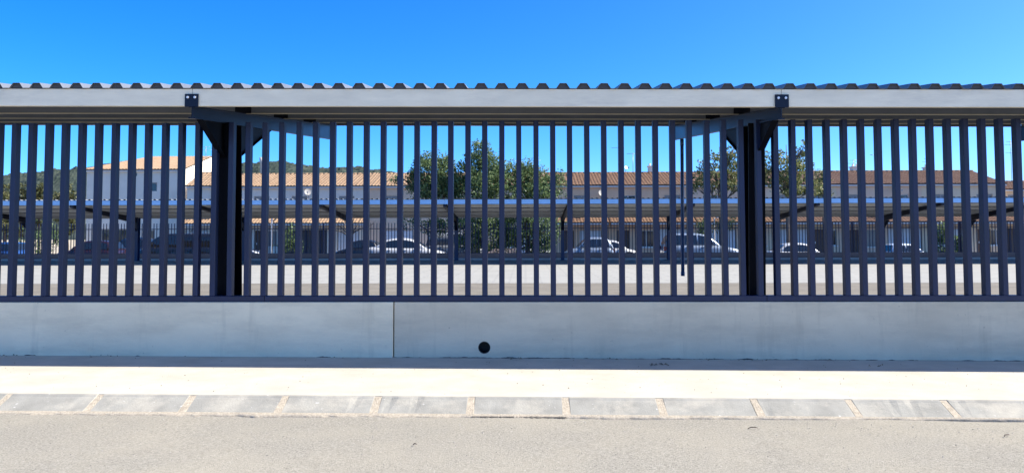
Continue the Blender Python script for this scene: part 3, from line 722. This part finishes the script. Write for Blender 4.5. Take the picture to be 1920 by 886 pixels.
bark = mat('bark', (0.12, 0.095, 0.075), .9, var=.25, vscale=8, bump=.6, bscale=30, stretch=(1,1,.3))
def crown_mesh(clumps, n, size, seed):
    """leaf quads gathered in small sprays around points spread in ellipsoid clumps"""
    rg = np.random.default_rng(seed)
    vol = np.array([c[3]*c[4]*c[5] for c in clumps])**0.8; cnt = (n*vol/vol.sum()).astype(int)
    P = []
    for (cx, cy, cz, rx, ry, rz), k in zip(clumps, cnt):
        ns = max(4, k//22)
        d = rg.normal(size=(ns, 3)); d /= np.linalg.norm(d, axis=1)[:, None]
        rad = rg.uniform(0.25, 1.0, ns)**0.45 * (1 + .18*rg.normal(size=ns))
        s = d*rad[:, None]*np.array([rx, ry, rz]) + np.array([cx, cy, cz])
        idx = rg.integers(0, ns, k)
        P.append(s[idx] + rg.normal(0, 0.13, (k, 3))*np.array([1, 1, .8]))
    P = np.concatenate(P); k = len(P)
    a = rg.normal(size=(k, 3)); a[:, 2] -= .4; a /= np.linalg.norm(a, axis=1)[:, None]
    u = rg.normal(size=(k, 3)); u -= (u*a).sum(1)[:, None]*a; u /= np.linalg.norm(u, axis=1)[:, None]
    L = size*rg.uniform(.6, 1.35, k)[:, None]; W = L*rg.uniform(.42, .62, k)[:, None]
    nrm = np.cross(a, u)
    V = np.stack([P - a*L*.5, P + u*W*.5 + nrm*L*.08, P + a*L*.5, P - u*W*.5 + nrm*L*.08], 1).reshape(-1, 3)
    me = bpy.data.meshes.new('crown')
    me.vertices.add(4*k); me.vertices.foreach_set('co', V.ravel().astype(np.float32))
    me.loops.add(4*k); me.loops.foreach_set('vertex_index', np.arange(4*k, dtype=np.int32))
    me.polygons.add(k); me.polygons.foreach_set('loop_start', np.arange(0, 4*k, 4, dtype=np.int32))
    me.update(); me.validate()
    return me
def tree(px, Y, clumps_px, label, lm, n, size, seed, trunk_r=.12, base=STREET, group='street trees', bare=False, bx=None):
    """clumps_px: (px, py, rx_px, ry_px) surveyed at depth Y, given depth of their own"""
    rg = random.Random(seed); k = FPX/Y
    root = at(px, 470, Y); r = empty('tree', (root.x, Y, base)); tag(r, label, 'tree', group)
    cl = []
    for q in clumps_px:
        c = at(q[0], q[1], Y); rx, rz = q[2]/k, q[3]/k; ry = (rx + rz)/2
        cl.append((c.x - root.x, rg.uniform(-.6, .6)*ry, c.z - base, rx, ry, rz))
    link('crown', crown_mesh(cl, n, size, seed), lm, r)
    b = MB(); zt = max(c[2] for c in cl); hb = max(0.9, min(c[2] - c[5] for c in cl)*.8)
    b.tube([(0,0,-.1), (.03,.02,hb*.5), (-.02,0,hb), (.02,.02,hb + (zt-hb)*.45), (0,0,zt)], [trunk_r*1.25, trunk_r, trunk_r*.85, trunk_r*.5, .015], n=9)
    for c in cl:
        z0 = hb + (c[2] - hb)*rg.uniform(.15, .5); z0 = max(hb*.8, z0)
        mid = (c[0]*.5 + rg.uniform(-.1,.1), c[1]*.5, z0 + (c[2] - z0)*.6)
        b.tube([(0, 0, z0), mid, (c[0], c[1], c[2])], [trunk_r*.5, trunk_r*.32, .014], n=6)
        for _ in range(4):
            e = (c[0] + rg.uniform(-.8,.8)*c[3], c[1] + rg.uniform(-.8,.8)*c[4], c[2] + rg.uniform(-.5,.9)*c[5])
            b.tube([mid, ((mid[0]+e[0])/2 + rg.uniform(-.1,.1), (mid[1]+e[1])/2, (mid[2]+e[2])/2 + .08), e], [.03, .018, .006], n=5)
    b.build('trunk', bark, r)
    return r
tree(812, 43.5, [(805,318,34,30),(838,330,26,30),(785,345,22,26),(820,358,38,20),(850,352,22,26),(772,330,10,14),(800,300,16,14),(832,302,14,12),(745,335,8,10),(815,425,28,16),(770,415,16,9)],
     'leafy green tree left of the tallest one, its crown over the white car', leaf_green, 13000, .135, 11)
tree(897, 43.0, [(900,290,22,24),(915,310,30,24),(880,325,30,26),(905,350,40,28),(925,345,28,26),(897,272,12,10),(935,325,18,20),(878,300,12,14),(890,410,44,34),(920,440,40,32),(880,455,26,18),(858,345,16,20)],
     'tallest dense green tree in the middle, foliage reaching almost to the ground', leaf_green, 20000, .135, 12)
tree(990, 43.8, [(965,330,30,26),(1000,335,30,30),(985,315,22,18),(1035,345,26,22),(1012,360,36,18),(960,358,30,20),(1047,330,14,9),(975,420,40,34),(990,450,34,26),(1030,430,22,30),(1020,455,18,22),(950,440,22,30)],
     'broad dense green tree right of the tallest one in the middle', leaf_green, 18000, .135, 13)
tree(1352, 44.0, [(1335,305,22,16),(1375,300,22,22),(1350,335,34,24),(1388,340,24,26),(1318,335,16,18),(1310,312,9,8),(1365,285,14,9),(1362,420,22,14),(1300,350,12,14),(1378,275,8,6)],
     'sparse yellowing tree left of the thick dark column at right', leaf_mixed, 3400, .165, 14)
tree(1478, 44.0, [(1455,300,20,22),(1480,318,26,24),(1505,300,18,18),(1465,345,28,24),(1505,345,28,20),(1507,271,10,6),(1440,330,18,22),(1520,325,14,14),(1530,355,16,12),(1500,285,10,8)],
     'sparse yellowing tree right of the thick dark column at right', leaf_mixed, 3700, .165, 15)
tree(1545, 47.0, [(1545,330,9,9),(1543,358,14,12),(1534,345,8,10)], 'small tuft of a thin tree beside the right yellowing tree', leaf_mixed, 700, .18, 16, trunk_r=.06)
for i, (px, top, w, lb) in enumerate(((8, 343, 26, 'olive green round tree at the left picture edge'), (38, 348, 20, 'olive green tree just right of the leftmost one below the hill'), (72, 338, 20, 'pale olive tree midway along the left hill foot'), (126, 346, 24, 'olive tree standing left of the tall pale house'))):
    tree(px, 72.0, [(px, top + 14, w*.8, 14), (px - w*.5, top + 26, w*.5, 14), (px + w*.5, top + 28, w*.5, 16), (px, top + 40, w, 22), (px, top + 70, w, 26)], lb, leaf_olive, 2600, .26, 30 + i, group='trees below the hill')
# bare tree behind the far fence
def bare_tree(px, Y, label):
    root = at(px, 470, Y); r = empty('tree', (root.x, Y, STREET)); tag(r, label, 'tree', 'street trees'); rg = random.Random(5); b = MB()
    zt = at(px, 440, Y).z - STREET
    b.tube([(0,0,-.1), (.03,0,zt*.6), (0,0,zt)], [.09,.075,.06], n=8)
    for a, l, up in ((-1.0, .9, .75), (-.6, .5, 1.0), (.2, .4, 1.1), (.8, .8, .9), (1.1, 1.2, .55), (-1.3, 1.3, .45), (.5, .9, 1.3)):
        p1 = (a*.35, rg.uniform(-.2,.2), zt + up*.4); p2 = (a*l, rg.uniform(-.4,.4), zt + up)
        b.tube([(0,0,zt - .1), p1, p2], [.05,.035,.012], n=6)
        for _ in range(3):
            q = (p2[0] + rg.uniform(-.3,.3), p2[1] + rg.uniform(-.3,.3), p2[2] + rg.uniform(.1,.5)); b.tube([p1, p2, q], [.02,.014,.005], n=4)
    b.build('trunk', bark, r)
bare_tree(655, 41.5, 'small bare pollarded tree behind the far fence left of the white car')
# shrubs beyond the far fence
def shrub(px, py, w, h, Y, label, seed, lm=None):
    c = at(px, py, Y); k = FPX/Y; r = empty('shrub', (c.x, Y, STREET)); tag(r, label, 'shrub', 'shrubs beyond the far fence')
    z = c.z - STREET
    link('crown', crown_mesh([(0,0,z,w/k,w/k*.8,h/k), (w/k*.4,.1,z*.6,w/k*.7,w/k*.6,h/k*.8), (-w/k*.4,-.1,z*.5,w/k*.7,w/k*.6,h/k*.8)], 1300, .16, seed), lm or leaf_green, r)
    MB().tube([(0,0,-.05), (.02,0,z*.5), (0,.02,z)], [.04,.03,.01], n=6).build('trunk', bark, r)
shrub(545, 445, 18, 24, 50.0, 'green shrub against the pale grey house wall', 41)
shrub(1768, 445, 12, 34, 50.0, 'tall narrow shrub behind the far fence at right', 42)
shrub(1798, 458, 12, 16, 50.0, 'small round shrub beside the tall narrow one at right', 43)
shrub(75, 440, 40, 30, 55.0, 'dark wide shrub at the left behind the far fence', 44)
shrub(1318, 430, 9, 26, 50.0, 'slim shrub above the silver estate car', 45)

# ------------------------------------------------------------------ street lamps and poles in the far street
def lamp_post(px, ptop, Y, label, arm=.45):
    t = at(px, ptop, Y); r = empty('street_lamp', (t.x, Y, STREET)); tag(r, label, 'street lamp', 'far street lamps'); H = t.z - STREET
    MB().tube([(0,0,0), (0,0,.9), (0,0,.95), (0,0,H), (arm*.6,0,H+.05)], [.06,.06,.045,.035,.03], n=8).build('post', mat('lamp_post_grey', (.5,.5,.5), .5), r)
    MB().loft([[(arm*.5,-.06,H+.02),(arm*.5,.06,H+.02),(arm*.5,.06,H+.1),(arm*.5,-.06,H+.1)], [(arm*1.6,-.09,H+.05),(arm*1.6,.09,H+.05),(arm*1.6,.07,H+.12),(arm*1.6,-.07,H+.12)]]).build('lamp_head', trim, r)
lamp_post(510, 405, 39.5, 'pale slim post behind the far fence left of the bare tree', .2)
lamp_post(1339, 409, 46, 'small lamp behind the silver estate car', .3)

# ------------------------------------------------------------------ cars
tyre = mat('tyre', (.02,.02,.02), .85); rim_m = mat('alloy_rim', (.5,.5,.52), .35, metal=.7); cglass = mat('car_glass', (.015,.02,.028), .06, spec=.9)
head_m = mat('headlight_lens', (.75,.78,.8), .15, coat=.5); tail_m = mat('tail_light_lens', (.35,.015,.01), .2, coat=.5); plastic = mat('black_trim', (.02,.02,.022), .5); plate_m = mat('number_plate', (.75,.75,.72), .5)
def car(px0, px1, proof, Y, colr, label, shape='hatch', face=1, name='parked_car', ground=STREET, met=.0):
    x0, x1 = ax(px0, Y), ax(px1, Y); L = x1 - x0; W = 1.76; H = max(1.32, at(985, proof, Y).z - ground)
    r = empty(name, ((x0+x1)/2, Y, ground)); tag(r, label, 'car' if shape != 'van' else 'van', 'cars parked beyond the far fence')
    if face < 0: r.rotation_euler = (0, 0, math.pi)
    m = mat('car_paint_%02d' % int(abs(px0)), colr, .3, metal=met, coat=.8)
    belt = .63*H if shape != 'van' else .58*H
    if shape == 'sedan':   deck = [(0,.52),(.03,.66),(.14,.68),(.30,.66),(.70,.645),(.80,.60),(.93,.53),(.98,.46),(1,.36)]; cab = [(.10,.66),(.17,.78),(.26,.95),(.36,1.0),(.50,1.0),(.58,.96),(.66,.84),(.76,.645)]
    elif shape == 'van':   deck = [(0,.45),(.02,.60),(.2,.60),(.8,.60),(.88,.56),(.96,.50),(1,.36)]; cab = [(.02,.58),(.03,.92),(.06,1.0),(.6,1.0),(.70,.97),(.80,.80),(.88,.56)]
    elif shape == 'estate':deck = [(0,.45),(.02,.62),(.2,.64),(.66,.635),(.78,.59),(.92,.53),(.98,.46),(1,.36)]; cab = [(.02,.63),(.05,.82),(.09,.96),(.16,1.0),(.46,1.0),(.55,.96),(.64,.83),(.73,.63)]
    else:                  deck = [(0,.45),(.02,.60),(.12,.64),(.68,.635),(.80,.59),(.93,.52),(.98,.45),(1,.34)]; cab = [(.03,.63),(.07,.80),(.13,.95),(.24,1.0),(.46,1.0),(.55,.96),(.64,.84),(.75,.63)]
    # lower body as lofted rings along its length
    dx = np.array([d[0] for d in deck]); dz = np.array([d[1] for d in deck])
    b = MB(); rings = []
    for t in np.linspace(0, 1, 33):
        z = np.interp(t, dx, dz)*H; e = min(t, 1-t); w = W/2*(0.80 + .20*min(1, (e/.10))**.5) if e < .10 else W/2
        x = (t - .5)*L; zb = .22 if .03 < t < .97 else .30
        arch = max([0] + [math.sqrt(max(0, .34**2 - ((t - c)*L)**2)) for c in (.19, .81)])
        zb2 = max(zb, .30 + arch - .0) if arch > 0 else zb
        ring = [(x,-w*.93,zb2),(x,-w,max(zb2+.02,.42)),(x,-w*.985,z*.80),(x,-w*.93,z*.96),(x,-w*.80,z),(x,0,z+.02),(x,w*.80,z),(x,w*.93,z*.96),(x,w*.985,z*.80),(x,w,max(zb2+.02,.42)),(x,w*.93,zb2)]
        rings.append(ring)
    b.loft(rings, smooth=True); body = b.build('body', m, r)
    # cabin
    def wz(z): return W/2*(.93 - .22*((z/H - .6)/.4))
    b = MB(); rings = []
    xsC = [c[0] for c in cab]; zC = [c[1] for c in cab]
    for t in np.linspace(cab[0][0], cab[-1][0], 23):
        z = np.interp(t, xsC, zC)*H; x = (t-.5)*L; zz = .58*H; wt2 = wz(z); wb2 = wz(zz)*.985
        z = max(z, zz + .01)
        rings.append([(x,-wb2,zz),(x,-wt2,z-.05 if z-.05 > zz else zz+.005),(x,-wt2*.90,z-.008),(x,0,z+.012),(x,wt2*.90,z-.008),(x,wt2,z-.05 if z-.05 > zz else zz+.005),(x,wb2,zz)])
    b.loft(rings, smooth=True); b.build('cabin', m, r)
    # side glass: panes split by pillars, standing just proud of the cabin
    spans = {'sedan': ((.22,.40),(.42,.66)), 'hatch': ((.12,.36),(.38,.64)), 'estate': ((.08,.24),(.26,.43),(.45,.63)), 'van': ((.50,.62),(.64,.80))}[shape]
    for (a, c) in spans:
        for s in (-1, 1):
            b = MB(); lo_, hi_ = [], []
            for t in np.linspace(a, c, 7):
                zt = np.interp(t, xsC, zC)*H - .10; zb_ = .655*H; zt = max(zt, zb_ + .01)
                x = (t-.5)*L; ztop = np.interp(t, xsC, zC)*H; wt2 = wz(ztop); wb2 = wz(.58*H)*.985
                def yy(z, wt2=wt2, wb2=wb2, ztop=ztop): q = (z-.58*H)/max(.01, ztop-.05-.58*H); return s*(wb2 + (wt2-wb2)*q + .006)
                lo_.append((x, yy(zb_), zb_)); hi_.append((x, yy(zt), zt))
            b.loft([lo_, hi_], closed=False, cap=False); b.build('side_window', cglass, r)
    # windscreen and rear window
    for nm, (i0, i1) in (('windscreen', (len(cab)-1, len(cab)-3)), ('rear_window', (0, 2))):
        if shape == 'van' and nm == 'rear_window': continue
        b = MB(); rows_ = []
        for q in np.linspace(.10, .90, 5):
            j = q*(abs(i1-i0)); i = i0 + (j if i1 > i0 else -j); f0 = int(math.floor(i)); f1 = min(len(cab)-1, f0+1); fr_ = i - f0
            t = cab[f0][0]*(1-fr_) + cab[f1][0]*fr_; z = (cab[f0][1]*(1-fr_) + cab[f1][1]*fr_)*H
            sx = 1 if nm == 'windscreen' else -1
            x = (t-.5)*L + sx*.018; w = wz(z)*.84
            rows_.append([(x,-w,z+.012),(x+sx*.006,0,z+.026),(x,w,z+.012)])
        b.loft(rows_, closed=False, cap=False, smooth=True); b.build(nm, cglass, r)
    for t in (.19, .81):
        for s in (-1, 1):
            x = (t-.5)*L; w_ = empty('wheel', (x, s*(W/2-.12), .31)); w_.parent = r
            b = MB(); prof = [(.20,-.09),(.30,-.10),(.31,-.06),(.31,.06),(.30,.10),(.20,.09)]
            b.loft([[(rr_*math.cos(a), yy_, rr_*math.sin(a)) for a in np.linspace(0, 2*math.pi, 20, endpoint=False)] for rr_, yy_ in prof], smooth=True, cap=False); b.build('tyre', tyre, w_)
            b = MB(); b.loft([[(rr_*math.cos(a), s*yy_, rr_*math.sin(a)) for a in np.linspace(0, 2*math.pi, 20, endpoint=False)] for rr_, yy_ in ((.21,.085),(.19,.06),(.05,.075),(.001,.075))], cap=False); b.build('rim', rim_m, w_)
    for s in (-1, 1):
        MB().loft([[(L*.5 - L*.075, s*W*.36 - .17, .47*H), (L*.5 - L*.075, s*W*.36 + .17, .47*H), (L*.5 - L*.075, s*W*.36 + .15, .525*H), (L*.5 - L*.075, s*W*.36 - .15, .525*H)], [(L*.5 - .02, s*W*.33 - .16, .40*H), (L*.5 - .02, s*W*.33 + .10, .40*H), (L*.5 - .04, s*W*.33 + .08, .45*H), (L*.5 - .04, s*W*.33 - .12, .45*H)]]).build('headlight', head_m, r)
        MB().box(-L/2 - .004, -L/2 + .16, s*W*.40 - .09, s*W*.40 + .075, .46*H, .60*H).build('tail_light', tail_m, r)
        xm = (cab[-2][0] - .5)*L; MB().loft([[(xm-.05, s*(W/2-.07), .66*H), (xm+.05, s*(W/2-.07), .66*H), (xm+.05, s*(W/2-.07), .73*H), (xm-.05, s*(W/2-.07), .73*H)], [(xm-.06, s*(W/2+.12), .66*H), (xm+.06, s*(W/2+.12), .67*H), (xm+.04, s*(W/2+.12), .74*H), (xm-.06, s*(W/2+.12), .74*H)]]).build('mirror', m, r)
        for t in (.30, .50): MB().box((t-.5)*L - .08, (t-.5)*L + .08, s*W/2*.985 - .012, s*W/2*.985 + .024, .555*H, .575*H).build('door_handle', m, r)
    MB().box(L/2 - .03, L/2 + .012, -.26, .26, .36, .47).build('number_plate', plate_m, r)
    MB().box(-L/2 - .015, L/2 + .006, -W/2*.78, W/2*.78, .20, .29).build('lower_bumper', plastic, r)
    return r
white, silver, blue_s, navy, blk, grey, red, dblue = (.55,.55,.55), (.33,.35,.38), (.28,.33,.39), (.012,.02,.05), (.012,.012,.014), (.20,.21,.23), (.025,.008,.010), (.02,.06,.20)
car(-20, 46, 452, 42.5, dblue, 'dark blue car at the left picture edge behind the far fence', 'hatch', -1)
car(118, 228, 449, 43.0, red, 'dark red car left of the black van behind the far fence', 'hatch', -1)
car(205, 290, 443, 47.0, navy, 'navy car behind the dark red one, tail lights to the right', 'hatch', -1)
car(268, 420, 436, 42.5, blk, 'black van left of the thick dark column at left', 'van', -1, name='parked_van')
car(352, 492, 449, 47.5, navy, 'dark blue car half behind the thick dark column at left', 'hatch', 1)
car(632, 715, 449, 46.5, blk, 'black car directly behind the tail of the white saloon', 'hatch', -1)
car(690, 838, 446, 42.0, white, 'white saloon seen from the side below the left green tree', 'sedan', 1)
car(800, 905, 436, 47.5, grey, 'grey van parked under the trees behind the white saloon', 'van', 1, name='parked_van')
car(985, 1038, 456, 46.0, silver, 'small silver car nose showing right of the dense tree', 'hatch', 1)
car(1058, 1150, 445, 42.5, blue_s, 'pale blue hatchback right of the far blue post', 'hatch', -1, met=.3)
car(1100, 1195, 452, 46.5, white, 'white car with sloping bonnet behind the pale blue hatchback', 'sedan', 1)
car(1240, 1382, 438, 42.0, blue_s, 'silver estate car with red tail light left of the right column', 'estate', 1, met=.3)
car(1436, 1556, 456, 43.0, white, 'low white saloon with dark windows right of the right column', 'sedan', 1, ground=STREET - .2)
car(1655, 1742, 458, 44.0, (.55,.62,.72), 'pale blue white car low behind the far fence at right', 'hatch', 1, ground=STREET - .2)

# ------------------------------------------------------------------ small stuff on the street
def litter():
    b = MB(); rg = random.Random(3)
    spots = [(1230, 680, 26, .05, 2), (968, 665, 16, .06, 1), (1140, 666, 8, .05, 1), (1400, 671, 14, .10, 1), (1325, 668, 6, .08, 1), (20, 664, 6, .05, 1), (200, 664, 8, .1, 1), (640, 667, 5, .1, 1), (1640, 676, 6, .1, 1), (1560, 672, 8, .15, 1)]
    for px, py, n, sp, _ in spots:
        D = 7.2 if py < 676 else 6.9; c = at(px, py, D)
        for _ in range(n):
            x, y = c.x + rg.gauss(0, sp), min(7.235, D + rg.gauss(0, .025)); z = zs(x) + .004; s = rg.uniform(.006, .018); a = rg.uniform(0, 6.28); up = rg.uniform(.002, .016)
            u = Vector((math.cos(a), math.sin(a), 0))*s; v = Vector((-math.sin(a), math.cos(a), 0))*s*.5; p = Vector((x, y, z))
            b.quad([p - u, p + v + Vector((0,0,up)), p + u + Vector((0,0,up*.5)), p - v + Vector((0,0,.001))])
    tag(b.build('leaf_litter', mat('dry_leaves', (.10,.085,.06), .9, col2=(.28,.24,.18), vscale=40)), 'dry leaf scraps along the foot of the wall', 'litter', kind='stuff')
    b = MB()
    def stone(x, y, z, s):
        ico = [(1,0,0),(-1,0,0),(0,1,0),(0,-1,0),(0,0,1),(0,0,-.6)]
        k = [tuple(rg.uniform(.7,1.2)*c for c in p) for p in ico]; base = len(b.v)
        b.v += [(x + p[0]*s, y + p[1]*s, z + p[2]*s*.7) for p in k]
        for f in ((0,2,4),(2,1,4),(1,3,4),(3,0,4),(2,0,5),(1,2,5),(3,1,5),(0,3,5)): b.f.append(tuple(base+i for i in f)); b.sm.append(False)
    def rz_(x, y): return SL*x + KZ + 0.004*math.sin(x*2.3+y*1.7) + 0.003*math.sin(x*5.1-y*3.3) - 0.003*min(8, max(0, 5.0-y))
    for _ in range(1800):
        y = KB_Y - .03 - abs(rg.gauss(0, .5)) if rg.random() < .6 else rg.uniform(3.0, 5.2); x = rg.uniform(-5, 5)
        stone(x, y, rz_(x, y) + .001, rg.choice((.002,.0025,.003,.0035,.004,.006)) )
    tag(b.build('gravel', mat('loose_gravel', (.22,.205,.18), .95, col2=(.44,.41,.36), vscale=25, detail=1)), 'loose grit scattered on the asphalt', 'gravel', kind='stuff')
    b = MB()
    for _ in range(260):
        x, y = rg.uniform(-5, 5), rg.uniform(5.6, 7.2); stone(x, y, zs(x) + .001, rg.choice((.002,.003,.003,.004,.006)))
    tag(b.build('grit', mat('dark_grit', (.14,.12,.10), .95)), 'dark grit specks on the pale pavement', 'grit', kind='stuff')
litter()
for px, py, L_, a, lb in ((1412, 797, .035, .1, 'dark twig on the road near the kerb right of centre'), (1888, 808, .03, .5, 'dark twig on the road near the right picture edge'), (778, 833, .012, .3, 'tiny brown scrap on the road left of centre')):
    D = 1.27*FPX/(py - 440); c = at(px, py, D); z = SL*c.x + KZ + 0.004*math.sin(c.x*2.3+D*1.7) + 0.003*math.sin(c.x*5.1-D*3.3) - 0.003*max(0, 5.0-D) + .008
    o = MB().tube([(-L_, 0, 0), (-L_*.3, .008, .006), (L_*.4, -.004, .008), (L_, .006, 0)], [.002,.004,.004,.0015], n=6).build('twig', bark, None, (c.x, D, z)); o.rotation_euler = (0,0,a)
    tag(o, lb, 'twig', 'twigs on the road')
